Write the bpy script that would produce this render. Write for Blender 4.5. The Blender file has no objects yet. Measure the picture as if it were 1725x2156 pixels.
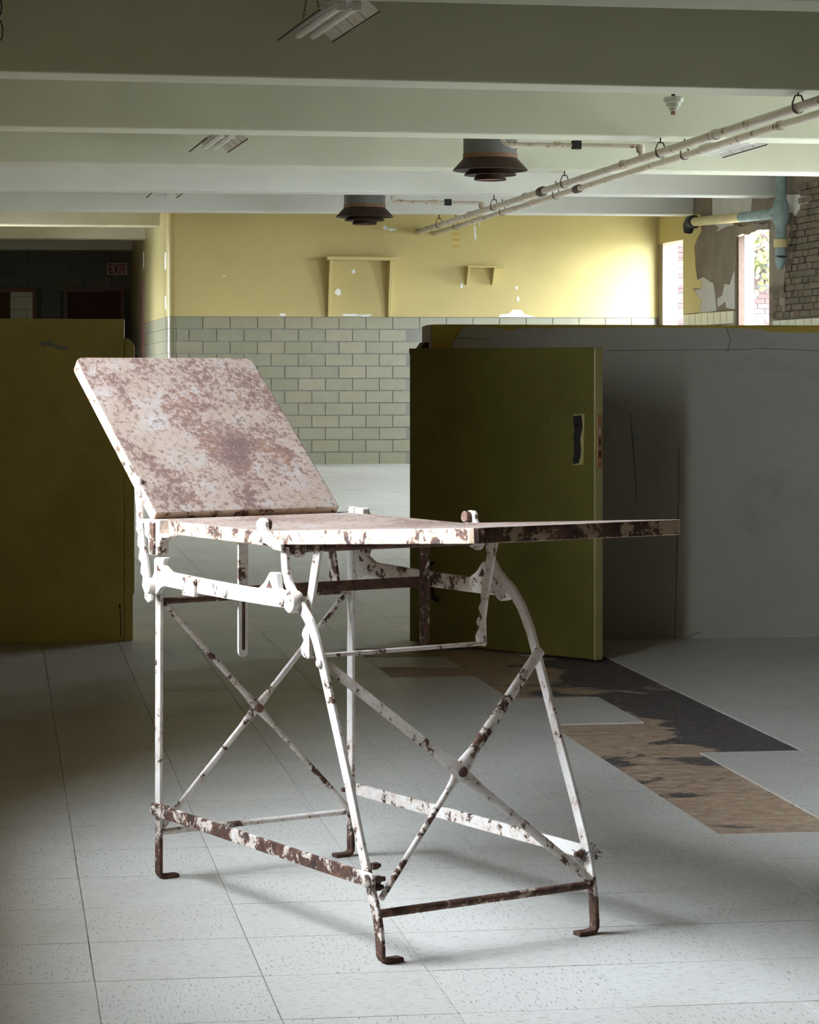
import bpy, bmesh, math, random
from mathutils import Vector, Matrix

random.seed(7)
sc = bpy.context.scene
col = sc.collection

# ------------------------------------------------------------------ camera
FPX, PPX, HORIZON, EYE = 5200.0, 706.0, 777.0, 1.098
cam_d = bpy.data.cameras.new('camera')
cam_d.sensor_fit = 'HORIZONTAL'
cam_d.sensor_width = 36.0
cam_d.lens = FPX * 36.0 / 1725.0
cam_d.shift_x = (862.5 - PPX) / 1725.0
cam_d.shift_y = -(1078.0 - HORIZON) / 1725.0
cam_d.clip_end = 300
cam = bpy.data.objects.new('camera', cam_d)
col.objects.link(cam)
cam.location = (0, 0, EYE)
cam.rotation_euler = (math.pi / 2, 0, -math.atan(PPX / FPX))
sc.camera = cam

# ------------------------------------------------------------------ sky, daylight, exposure
SKY = 54.0
w = bpy.data.worlds.new('sky')
sc.world = w
w.use_nodes = True
bg = w.node_tree.nodes['Background']
bg.inputs['Color'].default_value = (0.81, 0.90, 1.0, 1)
bg.inputs['Strength'].default_value = SKY

# room measures (metres)
XL, XR, XC = -0.47, 7.66, 1.90          # left wall, right wall, corridor wall
YB, YE = 28.2, 36.5                    # yellow back wall, dark end wall
YREAR = -2.0
BEAM_Z, SLAB_Z = 2.81, 3.32
T = 0.302                              # floor tile pitch
WALL = 0.18                            # outer wall thickness on the right
WALL_L = 0.80                          # left wall, made deep so its unseen recess narrows the daylight

# window openings: (y0, y1, z0, z1)
WIN_LEFT = [(4.15, 5.58, 1.13, 3.28), (29.0, 30.6, 0.9, 2.6)]
WIN_RIGHT = [(27.12, 28.02, 1.25, 2.56), (24.0, 25.08, 1.25, 2.52), (19.9, 21.5, 1.1, 2.65), (17.0, 18.6, 1.1, 2.65), (14.9, 16.1, 1.2, 2.65)]
WIN_BACKROOM = [(38.6, 39.2, 1.6, 2.4)]

def portal(name, x, win, facing):
    y0, y1, z0, z1 = win
    l = bpy.data.lights.new(name, 'AREA')
    l.shape = 'RECTANGLE'
    l.size, l.size_y = (y1 - y0), (z1 - z0)
    l.cycles.is_portal = True
    o = bpy.data.objects.new(name, l)
    col.objects.link(o)
    o.location = (x, (y0 + y1) / 2, (z0 + z1) / 2)
    d = Vector((facing, 0, 0))
    o.rotation_euler = d.to_track_quat('-Z', 'Z').to_euler()
    return o
for q in WIN_LEFT: portal('daylight_left_window', XL - WALL_L, q, 1)
for q in WIN_BACKROOM: portal('daylight_back_room_window', XL - WALL_L, q, 1)
for q in WIN_RIGHT: portal('daylight_right_window', XR + WALL, q, -1)

vs = sc.view_settings
vs.view_transform = 'Standard'
vs.look = 'None'
vs.exposure = 0.0
vs.gamma = 1.0
vs.use_curve_mapping = False

# ------------------------------------------------------------------ node helpers
class NT:
    def __init__(s, name, rough=0.6, spec=0.3, metal=0.0):
        s.m = bpy.data.materials.new(name)
        s.m.use_nodes = True
        s.t = s.m.node_tree
        s.b = s.t.nodes['Principled BSDF']
        s.b.inputs['Roughness'].default_value = rough
        s.b.inputs['Specular IOR Level'].default_value = spec
        s.b.inputs['Metallic'].default_value = metal
    def n(s, t): return s.t.nodes.new(t)
    def l(s, a, b): s.t.links.new(a, b)
    def put(s, sock, v):
        if isinstance(v, bpy.types.NodeSocket): s.l(v, sock)
        elif isinstance(v, (tuple, list)):
            sock.default_value = tuple(v) + ((1,) if len(v) == 3 and len(sock.default_value) == 4 else ())
        else: sock.default_value = v
    def co(s, kind='Object'):
        return s.n('ShaderNodeTexCoord').outputs[kind]
    def world(s): return s.n('ShaderNodeNewGeometry').outputs['Position']
    def mapping(s, vec, scale=(1, 1, 1), loc=(0, 0, 0), rot=(0, 0, 0)):
        m = s.n('ShaderNodeMapping')
        s.l(vec, m.inputs['Vector'])
        s.put(m.inputs['Scale'], scale); s.put(m.inputs['Rotation'], rot)
        s.put(m.inputs['Location'], loc)
        return m.outputs[0]
    def noise(s, vec, scale=5, detail=4, rough=0.55, dist=0.0):
        m = s.n('ShaderNodeTexNoise')
        s.l(vec, m.inputs['Vector'])
        m.inputs['Scale'].default_value = scale; m.inputs['Detail'].default_value = detail
        m.inputs['Roughness'].default_value = rough; m.inputs['Distortion'].default_value = dist
        return m.outputs['Fac']
    def voro(s, vec, scale=5, out='Distance'):
        m = s.n('ShaderNodeTexVoronoi'); s.l(vec, m.inputs['Vector'])
        m.inputs['Scale'].default_value = scale
        return m.outputs[out]
    def ramp(s, fac, stops, interp='LINEAR'):
        m = s.n('ShaderNodeValToRGB')
        s.put(m.inputs['Fac'], fac)
        r = m.color_ramp; r.interpolation = interp
        while len(r.elements) < len(stops): r.elements.new(0.5)
        for e, (p, c) in zip(r.elements, stops):
            e.position = p
            e.color = (c, c, c, 1) if not isinstance(c, (tuple, list)) else tuple(c) + (1,)
        return m.outputs['Color']
    def mix(s, fac, a, b, mode='MIX'):
        m = s.n('ShaderNodeMix'); m.data_type = 'RGBA'; m.blend_type = mode
        s.put(m.inputs['Factor'], fac); s.put(m.inputs['A'], a) if False else None
        s.put(m.inputs[6], a); s.put(m.inputs[7], b)
        return m.outputs[2]
    def math(s, op, a, b=0.0, clamp=False):
        m = s.n('ShaderNodeMath'); m.operation = op; m.use_clamp = clamp
        s.put(m.inputs[0], a); s.put(m.inputs[1], b)
        return m.outputs[0]
    def sep(s, vec, i):
        m = s.n('ShaderNodeSeparateXYZ'); s.l(vec, m.inputs[0]); return m.outputs[i]
    def rnd(s): return s.n('ShaderNodeObjectInfo').outputs['Random']
    def base(s, c): s.put(s.b.inputs['Base Color'], c); return s
    def rough(s, r): s.put(s.b.inputs['Roughness'], r); return s
    def bump(s, h, strength=0.3, dist=0.002):
        m = s.n('ShaderNodeBump'); m.inputs['Strength'].default_value = strength
        m.inputs['Distance'].default_value = dist
        s.l(h, m.inputs['Height']); s.l(m.outputs[0], s.b.inputs['Normal'])
        return s

def sc3(c, k): return tuple(min(1, x * k) for x in c)

def painted(name, c, var=0.12, rough=0.6, spec=0.3, scale=3.0, dirt=None, dirt_amt=0.3, bump=0.15):
    """flat paint with slight mottling and optional dirt blotches"""
    t = NT(name, rough, spec)
    p = t.world()
    n1 = t.noise(p, scale, 6, 0.6)
    n2 = t.noise(p, scale * 14, 3, 0.6)
    c1 = t.ramp(n1, [(0.3, sc3(c, 1 - var)), (0.7, sc3(c, 1 + var))])
    if dirt:
        d = t.ramp(t.noise(p, scale * 0.8, 8, 0.7, 0.4), [(0.62 - dirt_amt * 0.3, 0.0), (0.78, 1.0)])
        c1 = t.mix(t.math('MULTIPLY', d, 0.6), c1, dirt)
    t.base(c1)
    t.bump(n2, bump, 0.002)
    return t.m

PAINT = (0.80, 0.76, 0.72)
def rusty(name, amount=0.35, paint=PAINT, scale=26.0, zfoot=0.0, rough=0.55, dark=(0.025, 0.022, 0.025), big=0.25):
    """chipped enamel over rust: amount = share of rust, zfoot = extra rust below that height"""
    t = NT(name, rough, 0.35)
    p = t.co('Object')
    n1 = t.noise(p, scale, 8, 0.72, 0.25)
    n2 = t.noise(p, scale * 0.22, 3, 0.5)
    n3 = t.noise(p, scale * 3.3, 5, 0.7)
    v = t.math('ADD', t.math('MULTIPLY', n1, 0.62), t.math('MULTIPLY', n2, big))
    v = t.math('ADD', v, t.math('MULTIPLY', n3, 0.16))
    if zfoot > 0:
        z = t.sep(p, 2)
        k = t.math('SUBTRACT', 1.0, t.math('DIVIDE', z, zfoot), True)
        v = t.math('ADD', v, t.math('MULTIPLY', k, 0.21))
    centre = 0.5 * (0.62 + big + 0.16)
    th = centre + (0.5 - amount) * 0.42
    mask = t.ramp(v, [(th - 0.012, 0.0), (th + 0.012, 1.0)])
    halo = t.ramp(v, [(th - 0.10, 0.0), (th, 1.0)])
    rust = t.ramp(t.noise(p, scale * 1.3, 6, 0.7), [(0.3, dark), (0.48, (0.085, 0.042, 0.03)), (0.62, (0.16, 0.085, 0.055)), (0.8, (0.30, 0.15, 0.07))])
    stain = t.mix(t.math('MULTIPLY', halo, 0.42), paint, (0.45, 0.26, 0.13))
    t.base(t.mix(mask, stain, rust))
    t.rough(t.ramp(mask, [(0, 0.38), (1, 0.8)]))
    t.bump(t.math('SUBTRACT', t.math('MULTIPLY', n3, 0.5), mask), 0.5, 0.0012)
    return t.m

M = {}
M['metal'] = rusty('chipped_white_enamel', 0.33, zfoot=0.14, scale=34)
M['metal_mid'] = rusty('worn_white_enamel', 0.39, scale=34)
M['metal_rust'] = rusty('rusty_enamel', 0.56, scale=30)
M['metal_dark'] = rusty('dark_rusted_rod', 0.66, paint=(0.45, 0.40, 0.33))
M['metal_brown'] = rusty('brown_rusted_bar', 0.9, paint=(0.4, 0.33, 0.27))
M['pan_edge'] = rusty('stained_enamel_edge', 0.43, paint=(0.60, 0.48, 0.36), scale=24)
M['pan_edge_end'] = rusty('rusted_shaded_enamel_end', 0.5, paint=(0.46, 0.36, 0.25), scale=18)  # end rim: rust, plus its shade put into a darker enamel

def pan_top(name):
    t = NT(name, 0.55, 0.4)
    p = t.co('Object')
    n1 = t.noise(p, 5.5, 5, 0.6, 0.8)        # large blotches
    n2 = t.noise(p, 75, 8, 0.78, 0.3)        # scaly flecks
    n3 = t.noise(p, 190, 4, 0.7)
    n4 = t.noise(p, 12, 6, 0.65)
    v = t.math('ADD', t.math('MULTIPLY', n1, 0.62), t.math('MULTIPLY', n2, 0.78))
    v = t.math('ADD', v, t.math('MULTIPLY', n3, 0.2))
    mask = t.ramp(v, [(0.80, 0.0), (0.85, 1.0)])
    grey = t.ramp(n4, [(0.32, (0.27, 0.20, 0.155)), (0.52, (0.295, 0.23, 0.195)), (0.70, (0.32, 0.30, 0.295))])
    rust = t.ramp(n4, [(0.3, (0.11, 0.068, 0.068)), (0.5, (0.15, 0.092, 0.083)), (0.68, (0.22, 0.12, 0.075))])
    c = t.mix(mask, grey, rust)
    fleck = t.ramp(n2, [(0.53, 0.0), (0.575, 1.0)])
    c = t.mix(t.math('MULTIPLY', fleck, 0.7), c, (0.13, 0.075, 0.055))
    light = t.ramp(n3, [(0.60, 0.0), (0.66, 1.0)])
    c = t.mix(t.math('MULTIPLY', light, 0.45), c, (0.50, 0.43, 0.38))
    t.base(c)
    t.rough(t.ramp(n2, [(0.3, 0.42), (0.7, 0.7)]))
    t.bump(n2, 0.35, 0.0015)
    return t.m
M['pan'] = pan_top('rusted_pan_sheet')

def tile_mat():
    t = NT('vinyl_floor_tile', 0.42, 0.35)
    uv = t.co('UV')
    geo = t.n('ShaderNodeNewGeometry')
    r = t.math('ADD', t.rnd(), geo.outputs['Random Per Island'])
    m = t.n('ShaderNodeMapping'); t.l(uv, m.inputs['Vector'])
    cmb = t.n('ShaderNodeCombineXYZ')
    t.l(t.math('MULTIPLY', r, 37.0), cmb.inputs[0]); t.l(t.math('MULTIPLY', r, 91.0), cmb.inputs[1])
    t.l(cmb.outputs[0], m.inputs['Location'])
    v = m.outputs[0]
    s1 = t.noise(t.mapping(v, (46, 235, 1)), 1.0, 3, 0.6, 0.3)
    s2 = t.noise(t.mapping(v, (80, 300, 1)), 1.0, 2, 0.6, 0.5)
    flecks = t.ramp(s1, [(0.59, 0.0), (0.64, 1.0)])
    white = t.ramp(s2, [(0.62, 0.0), (0.68, 1.0)])
    dirt = t.noise(t.world(), 1.6, 7, 0.65)
    basec = t.ramp(r, [(0.0, (0.54, 0.53, 0.495)), (0.5, (0.58, 0.57, 0.535)), (1.0, (0.56, 0.545, 0.51))])
    c = t.mix(t.math('MULTIPLY', flecks, 0.85), basec, (0.20, 0.19, 0.17))
    c = t.mix(t.math('MULTIPLY', white, 0.45), c, (0.66, 0.67, 0.66))
    c = t.mix(t.ramp(dirt, [(0.5, 0.0), (0.8, 0.32)]), c, (0.26, 0.23, 0.18))
    t.base(c)
    t.rough(t.ramp(t.noise(t.world(), 3.0, 5, 0.6), [(0.3, 0.34), (0.7, 0.52)]))
    return t.m
M['tile'] = tile_mat()

def subfloor_mat():
    t = NT('old_tile_adhesive', 0.6, 0.3)
    p = t.world()
    q = t.mapping(p, (1.0, 1.5, 1))
    n1 = t.noise(q, 2.2, 6, 0.6, 0.5)
    n2 = t.noise(q, 18, 6, 0.7, 0.4)
    far = t.math('MULTIPLY', t.math('SUBTRACT', t.sep(p, 0), 2.0), 1.6)      # the strip nearer the wall kept its black glue
    n1 = t.math('ADD', n1, t.math('MINIMUM', t.math('MAXIMUM', far, -0.075), 0.11))
    n3 = t.noise(t.mapping(p, (1, 2.4, 1)), 42, 4, 0.7)
    brown = t.ramp(n2, [(0.3, (0.24, 0.165, 0.11)), (0.5, (0.38, 0.275, 0.19)), (0.7, (0.52, 0.42, 0.31))])
    darkc = t.ramp(n2, [(0.3, (0.055, 0.048, 0.05)), (0.7, (0.12, 0.105, 0.10))])
    c = t.mix(t.ramp(n1, [(0.50, 0.0), (0.53, 1.0)]), brown, darkc)
    c = t.mix(t.ramp(n3, [(0.61, 0.0), (0.66, 0.8)]), c, (0.60, 0.55, 0.49))
    t.base(c)
    t.bump(n2, 0.4, 0.002)
    return t.m
M['subfloor'] = subfloor_mat()

def glazed(name, cols, rough=0.25):
    t = NT(name, rough, 0.5)
    r = t.rnd()
    c = t.ramp(r, [(i / max(1, len(cols) - 1), q) for i, q in enumerate(cols)])
    n = t.noise(t.world(), 9, 5, 0.6)
    c = t.mix(t.ramp(n, [(0.4, 0.0), (0.8, 0.35)]), c, sc3(cols[0], 0.7))
    t.base(c)
    return t.m
M['glaze'] = glazed('grey_green_glazed_block', [(0.255, 0.245, 0.16), (0.30, 0.275, 0.18), (0.265, 0.26, 0.175), (0.315, 0.285, 0.19), (0.25, 0.245, 0.17)], 0.3)
M['glaze_pale'] = glazed('pale_glazed_block', [(0.52, 0.53, 0.43), (0.58, 0.57, 0.47)], 0.3)
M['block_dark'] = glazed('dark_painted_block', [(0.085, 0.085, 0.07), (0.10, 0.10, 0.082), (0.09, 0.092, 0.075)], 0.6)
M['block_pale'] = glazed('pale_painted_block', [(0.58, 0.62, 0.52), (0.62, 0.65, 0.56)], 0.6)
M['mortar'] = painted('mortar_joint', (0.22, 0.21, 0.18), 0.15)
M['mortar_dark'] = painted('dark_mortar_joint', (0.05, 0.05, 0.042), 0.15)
M['yellow'] = painted('yellow_wall_paint', (0.53, 0.43, 0.175), 0.07, 0.5, 0.35, 1.3)
M['yellow_gloss'] = painted('glossy_yellow_paint', (0.50, 0.42, 0.20), 0.07, 0.22, 0.5, 1.3)
M['beam_green'] = painted('pale_green_beam_paint', (0.56, 0.56, 0.455), 0.05, 0.7, 0.2, 1.5)
M['beam_grey'] = painted('pale_grey_beam_paint', (0.66, 0.65, 0.61), 0.05, 0.7, 0.2, 1.5)
M['beam_cream'] = painted('cream_beam_paint', (0.54, 0.51, 0.42), 0.07, 0.7, 0.2, 2.0, (0.33, 0.28, 0.2), 0.25)
M['slab'] = painted('ceiling_paint', (0.47, 0.48, 0.38), 0.05, 0.8, 0.2)
M['near_ceiling'] = painted('dark_unseen_ceiling_paint', (0.20, 0.15, 0.08), 0.1, 0.8, 0.2)  # unseen ceiling, coloured dark to cut light bouncing onto the floor
M['near_wall'] = painted('near_room_wall_paint', (0.22, 0.165, 0.08), 0.08)  # unseen walls, darkened to keep bounced light low
M['olive'] = painted('olive_partition_paint', (0.66, 0.55, 0.17), 0.10, 0.55, 0.3, 2.6, (0.30, 0.27, 0.07), 0.3)
M['mustard'] = painted('mustard_partition_paint', (0.42, 0.31, 0.055), 0.1, 0.55, 0.3, 3)
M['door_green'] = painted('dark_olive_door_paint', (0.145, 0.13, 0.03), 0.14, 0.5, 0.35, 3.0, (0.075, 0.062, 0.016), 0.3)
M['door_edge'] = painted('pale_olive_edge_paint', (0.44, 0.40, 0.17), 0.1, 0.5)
M['plaster_grey'] = painted('grey_plaster', (0.40, 0.39, 0.335), 0.07, 0.75, 0.2, 3.0, (0.24, 0.235, 0.21), 0.25)
M['plaster_bare'] = painted('bare_brown_plaster', (0.27, 0.22, 0.17), 0.15, 0.85, 0.15, 4, (0.12, 0.085, 0.06), 0.4, 0.5)
M['plaster_white'] = painted('white_plaster_coat', (0.66, 0.64, 0.60), 0.06, 0.8, 0.15, 5)
M['patch_white'] = painted('white_bare_patch', (0.80, 0.80, 0.78), 0.04, 0.8, 0.1, 5)
M['patch_orange'] = painted('orange_stain_patch', (0.55, 0.36, 0.09), 0.1, 0.8, 0.1, 9)
M['red_frame'] = painted('brick_red_door_frame', (0.17, 0.085, 0.065), 0.1)
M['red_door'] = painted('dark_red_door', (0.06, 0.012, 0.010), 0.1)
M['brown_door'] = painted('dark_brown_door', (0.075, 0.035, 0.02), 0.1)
M['black'] = painted('black_iron', (0.02, 0.02, 0.018), 0.2)
M['iron_brown'] = painted('dark_brown_iron', (0.055, 0.03, 0.018), 0.25, 0.6, 0.3, 20)
M['duct'] = painted('grey_duct_paint', (0.11, 0.11, 0.105), 0.1, 0.5)
M['diffuser'] = painted('dark_rusted_diffuser', (0.035, 0.016, 0.010), 0.25, 0.55, 0.3, 12)
M['diffuser_rim'] = painted('rust_brown_rim', (0.16, 0.085, 0.045), 0.3, 0.6, 0.3, 16)
M['pipe'] = rusty('peeling_pipe_paint', 0.30, paint=(0.55, 0.49, 0.41), scale=16)
M['pipe_blue'] = painted('peeling_blue_pipe_paint', (0.23, 0.31, 0.31), 0.25, 0.6, 0.3, 9, (0.45, 0.40, 0.22), 0.3)
M['pipe_yellow'] = painted('yellow_pipe_paint', (0.62, 0.52, 0.28), 0.1, 0.6, 0.3, 6)
M['chrome'] = NT('dull_steel', 0.35, 0.5, 0.9).base((0.62, 0.66, 0.72)).m
M['copper'] = painted('worn_copper_plate', (0.50, 0.24, 0.10), 0.15, 0.4, 0.5, 30)
M['tube'] = NT('unlit_fluorescent_tube', 0.2, 0.5).base((0.72, 0.72, 0.70)).m
M['reflector'] = rusty('enamel_reflector', 0.22, paint=(0.62, 0.60, 0.57), scale=20)
M['cream_sign'] = painted('cream_sign_face', (0.42, 0.33, 0.27), 0.08)
M['red_letter'] = painted('red_sign_letter', (0.17, 0.02, 0.02), 0.1)
M['porcelain'] = painted('chipped_white_porcelain', (0.60, 0.60, 0.52), 0.2, 0.4, 0.5, 20, (0.2, 0.16, 0.1), 0.3)
M['pink'] = painted('faded_pink_cap', (0.42, 0.20, 0.15), 0.1)
M['dust'] = painted('grey_dust', (0.16, 0.13, 0.12), 0.3, 0.95, 0.05, 60)
M['ground'] = painted('outside_ground', (0.30, 0.30, 0.26), 0.2, 0.9, 0.1, 0.8)
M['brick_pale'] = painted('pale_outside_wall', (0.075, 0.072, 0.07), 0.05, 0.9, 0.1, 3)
M['leaf'] = painted('yellow_green_leaf', (0.055, 0.055, 0.014), 0.3, 0.6, 0.3, 9)
def brick_mat(name, cols):
    t = NT(name, 0.85, 0.15)
    r = t.rnd()
    c = t.ramp(r, [(i / (len(cols) - 1), q) for i, q in enumerate(cols)])
    n = t.noise(t.world(), 30, 5, 0.7)
    c = t.mix(t.ramp(n, [(0.4, 0.0), (0.75, 0.6)]), c, sc3(cols[0], 0.6))
    t.base(c); t.bump(n, 0.5, 0.004)
    return t.m
M['brick'] = brick_mat('weathered_inner_brick', [(0.16, 0.115, 0.085), (0.20, 0.16, 0.12), (0.13, 0.125, 0.085), (0.21, 0.15, 0.11), (0.12, 0.12, 0.075)])
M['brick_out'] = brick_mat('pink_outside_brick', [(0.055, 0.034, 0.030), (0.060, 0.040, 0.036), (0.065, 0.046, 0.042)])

# ------------------------------------------------------------------ mesh helpers
class MB:
    def __init__(s): s.v, s.f, s.mi = [], [], []
    def add(s, vs, fs, mi=0):
        k = len(s.v)
        s.v += [tuple(p) for p in vs]
        s.f += [tuple(i + k for i in f) for f in fs]
        s.mi += [mi] * len(fs)
        return s
    def box(s, x0, x1, y0, y1, z0, z1, mi=0):
        v = [(x, y, z) for x in (x0, x1) for y in (y0, y1) for z in (z0, z1)]
        return s.add(v, [(0, 1, 3, 2), (4, 6, 7, 5), (0, 4, 5, 1), (2, 3, 7, 6), (0, 2, 6, 4), (1, 5, 7, 3)], mi)
    def prism(s, pts, t0, t1, f, mi=0):
        """pts: 2-D outline, f(a, b, t) -> xyz, extruded t0..t1"""
        n = len(pts)
        v = [f(a, b, t0) for a, b in pts] + [f(a, b, t1) for a, b in pts]
        fs = [tuple(range(n)), tuple(range(2 * n - 1, n - 1, -1))]
        fs += [(i, (i + 1) % n, n + (i + 1) % n, n + i) for i in range(n)]
        return s.add(v, fs, mi)
    def sweep(s, path, side, dims, mi=0, seg=0):
        """rectangle (or ellipse when seg) swept along path; side = vector giving the thickness
        direction, dims = (width, thickness) or a list of them per point"""
        P = [Vector(p) for p in path]; n = len(P)
        side = Vector(side).normalized()
        rings = []
        for i, p in enumerate(P):
            if i == 0: t = P[1] - P[0]
            elif i == n - 1: t = P[-1] - P[-2]
            else: t = (P[i + 1] - p).normalized() + (p - P[i - 1]).normalized()
            t.normalize()
            sd = (side - t * side.dot(t)).normalized()
            wd = t.cross(sd).normalized()
            wi, th = dims[i] if isinstance(dims, list) else dims
            if seg:
                rings.append([p + wd * (wi / 2 * math.cos(2 * math.pi * k / seg)) + sd * (th / 2 * math.sin(2 * math.pi * k / seg)) for k in range(seg)])
            else:
                rings.append([p + wd * (a * wi / 2) + sd * (b * th / 2) for a, b in ((-1, -1), (1, -1), (1, 1), (-1, 1))])
        m = seg or 4
        v = [q for r in rings for q in r]
        fs = [tuple(range(m - 1, -1, -1)), tuple((n - 1) * m + k for k in range(m))]
        for i in range(n - 1):
            for k in range(m):
                fs.append((i * m + k, i * m + (k + 1) % m, (i + 1) * m + (k + 1) % m, (i + 1) * m + k))
        return s.add(v, fs, mi)
    def tube(s, path, r, seg=12, mi=0):
        t = (Vector(path[1]) - Vector(path[0])).normalized()
        sd = Vector((0, 0, 1)) if abs(t.z) < 0.9 else Vector((1, 0, 0))
        d = [(2 * q, 2 * q) for q in r] if isinstance(r, list) else (2 * r, 2 * r)
        return s.sweep(path, sd, d, mi, seg)
    def lathe(s, prof, c, seg=32, mi=0, axis='z'):
        v = []
        for r, h in prof:
            for k in range(seg):
                a = 2 * math.pi * k / seg
                p = (r * math.cos(a), r * math.sin(a), h)
                if axis == 'y': p = (p[0], p[2], p[1])
                if axis == 'x': p = (p[2], p[0], p[1])
                v.append((c[0] + p[0], c[1] + p[1], c[2] + p[2]))
        fs = []
        for i in range(len(prof) - 1):
            for k in range(seg):
                fs.append((i * seg + k, i * seg + (k + 1) % seg, (i + 1) * seg + (k + 1) % seg, (i + 1) * seg + k))
        fs.append(tuple(range(seg))); fs.append(tuple((len(prof) - 1) * seg + k for k in range(seg)))
        return s.add(v, fs, mi)
    def mesh(s, name):
        me = bpy.data.meshes.new(name)
        me.from_pydata(s.v, [], s.f)
        me.polygons.foreach_set('material_index', s.mi)
        b = bmesh.new(); b.from_mesh(me)
        bmesh.ops.recalc_face_normals(b, faces=b.faces)
        b.to_mesh(me); b.free()
        return me

def link(name, data, parent=None, kind=None):
    o = bpy.data.objects.new(name, data)
    col.objects.link(o)
    if parent: o.parent = parent
    if kind: o['kind'] = kind
    return o
def obj(name, mb, mats, parent=None, kind=None, bevel=0.0, smooth=False, label=None):
    me = mb.mesh(name)
    for m in (mats if isinstance(mats, list) else [mats]): me.materials.append(M[m])
    if smooth:
        me.polygons.foreach_set('use_smooth', [True] * len(me.polygons))
        try: me.set_sharp_from_angle(angle=math.radians(40))
        except Exception: pass
    o = link(name, me, parent, kind)
    if bevel:
        b = o.modifiers.new('bevel', 'BEVEL'); b.width = bevel; b.segments = 2
        b.limit_method = 'ANGLE'; b.angle_limit = math.radians(40)
    if label: o['label'] = label
    return o
def tag(o, label, cat=None, group=None):
    o['label'] = label
    if cat: o['category'] = cat
    if group: o['group'] = group
    return o
def thing(name, label, cat, loc=(0, 0, 0), rz=0.0, group=None):
    o = link(name, None)
    o.location = loc; o.rotation_euler = (0, 0, rz)
    o.empty_display_size = 0.1
    return tag(o, label, cat, group)
def copy_tree(o, parent=None):
    c = o.copy(); col.objects.link(c); c.parent = parent
    for ch in list(o.children): copy_tree(ch, c)
    return c
def ragged(pts, amp, step):
    """outline with small irregular steps added along each edge"""
    out = []
    for i, (a, b) in enumerate(pts):
        c, d = pts[(i + 1) % len(pts)]
        L = math.hypot(c - a, d - b); n = max(1, int(L / step))
        for k in range(n):
            t = k / n
            j = 0 if k == 0 else amp
            out.append((a + (c - a) * t + random.uniform(-j, j), b + (d - b) * t + random.uniform(-j, j)))
    return out
def round_rect(x0, x1, y0, y1, r, seg=5):
    out = []
    rr = r if isinstance(r, (list, tuple)) else [r] * 4
    for (cx, cy, a0), q in zip(((x1, y1, 0), (x0, y1, 90), (x0, y0, 180), (x1, y0, 270)), rr):
        sx = -1 if cx == x1 else 1; sy = -1 if cy == y1 else 1
        for k in range(seg + 1):
            a = math.radians(a0 + 90 * k / seg)
            out.append((cx + sx * q + q * math.cos(a), cy + sy * q + q * math.sin(a)))
    return out

# ================================================================== SETTING
# ---- floor: adhesive bed, separate vinyl tiles where they can be told apart
fl = MB().box(XL - WALL_L, XR + WALL, YREAR - 0.3, 40.5, -0.15, 0.0)
floor = obj('floor', fl, 'subfloor', kind='structure', label='worn grey vinyl tile floor with a bare brown patch')
TX0, TY0 = 0.168, 4.430
missing = set()
def miss(i, j0, j1):
    for j in range(j0, j1 + 1): missing.add((i, j))
# tile (i, j) spans TX0+i*T .. and TY0+j*T ..; stripped strip beside the door
miss(5, 4, 9); miss(5, 12, 16); miss(6, 8, 15); miss(4, 14, 14); miss(4, 16, 16)
TZ = 0.0035
def tile_mesh():
    mb = MB()
    h = T / 2 - 0.0010
    mb.box(-h, h, -h, h, 0.0, TZ)
    me = mb.mesh('floor_tile')
    uvl = me.uv_layers.new(name='UVMap')
    for lp in me.loops:
        c = me.vertices[lp.vertex_index].co
        uvl.data[lp.index].uv = (c.x, c.y)
    me.materials.append(M['tile'])
    return me
tme = tile_mesh()
near_tiles, rest = [], []
i0, i1 = int((XL - TX0) / T), int((XR - TX0) / T)
j0, j1 = int((YREAR - TY0) / T), int((40.3 - TY0) / T)
for i in range(i0, i1 + 1):
    for j in range(j0, j1 + 1):
        if (i, j) in missing: continue
        cx, cy = TX0 + (i + 0.5) * T, TY0 + (j + 0.5) * T
        seen = cx > -0.16 and cx < 0.3408 * cy + 0.16 and 3.95 < cy < 12.3
        if cy > 9.9 and not (0.35 < cx < 1.95): seen = False
        (near_tiles if seen else rest).append((i, j, cx, cy))
near_tiles = near_tiles[:300]
for i, j, cx, cy in near_tiles:
    o = link('floor_tile', tme, floor)
    o.location = (cx + random.uniform(-0.0004, 0.0004), cy + random.uniform(-0.0004, 0.0004), random.uniform(0, 0.0003))
    o.rotation_euler = (0, 0, ((i + j) % 2) * math.pi / 2 + random.choice((0, math.pi)))
v, f, uvs = [], [], []
h = T / 2 - 0.0010
for i, j, cx, cy in rest:
    k = len(v)
    v += [(cx - h, cy - h, TZ), (cx + h, cy - h, TZ), (cx + h, cy + h, TZ), (cx - h, cy + h, TZ),
          (cx - h, cy - h, 0), (cx + h, cy - h, 0), (cx + h, cy + h, 0), (cx - h, cy + h, 0)]
    f += [(k, k + 1, k + 2, k + 3), (k + 4, k + 5, k + 1, k), (k + 5, k + 6, k + 2, k + 1), (k + 6, k + 7, k + 3, k + 2), (k + 7, k + 4, k, k + 3)]
me = bpy.data.meshes.new('tile_field'); me.from_pydata(v, [], f); me.materials.append(M['tile'])
uvl = me.uv_layers.new(name='UVMap')
buf = []
for n_, (i, j, cx, cy) in enumerate(rest):
    turn = (i + j) % 2
    for fc in f[n_ * 5:n_ * 5 + 5]:
        for q in fc:
            x, y = v[q][0] - cx, v[q][1] - cy
            buf += ([x, y] if not turn else [y, x])
uvl.data.foreach_set('uv', buf)
o = link('tile_field', me, floor, 'stuff')

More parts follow.
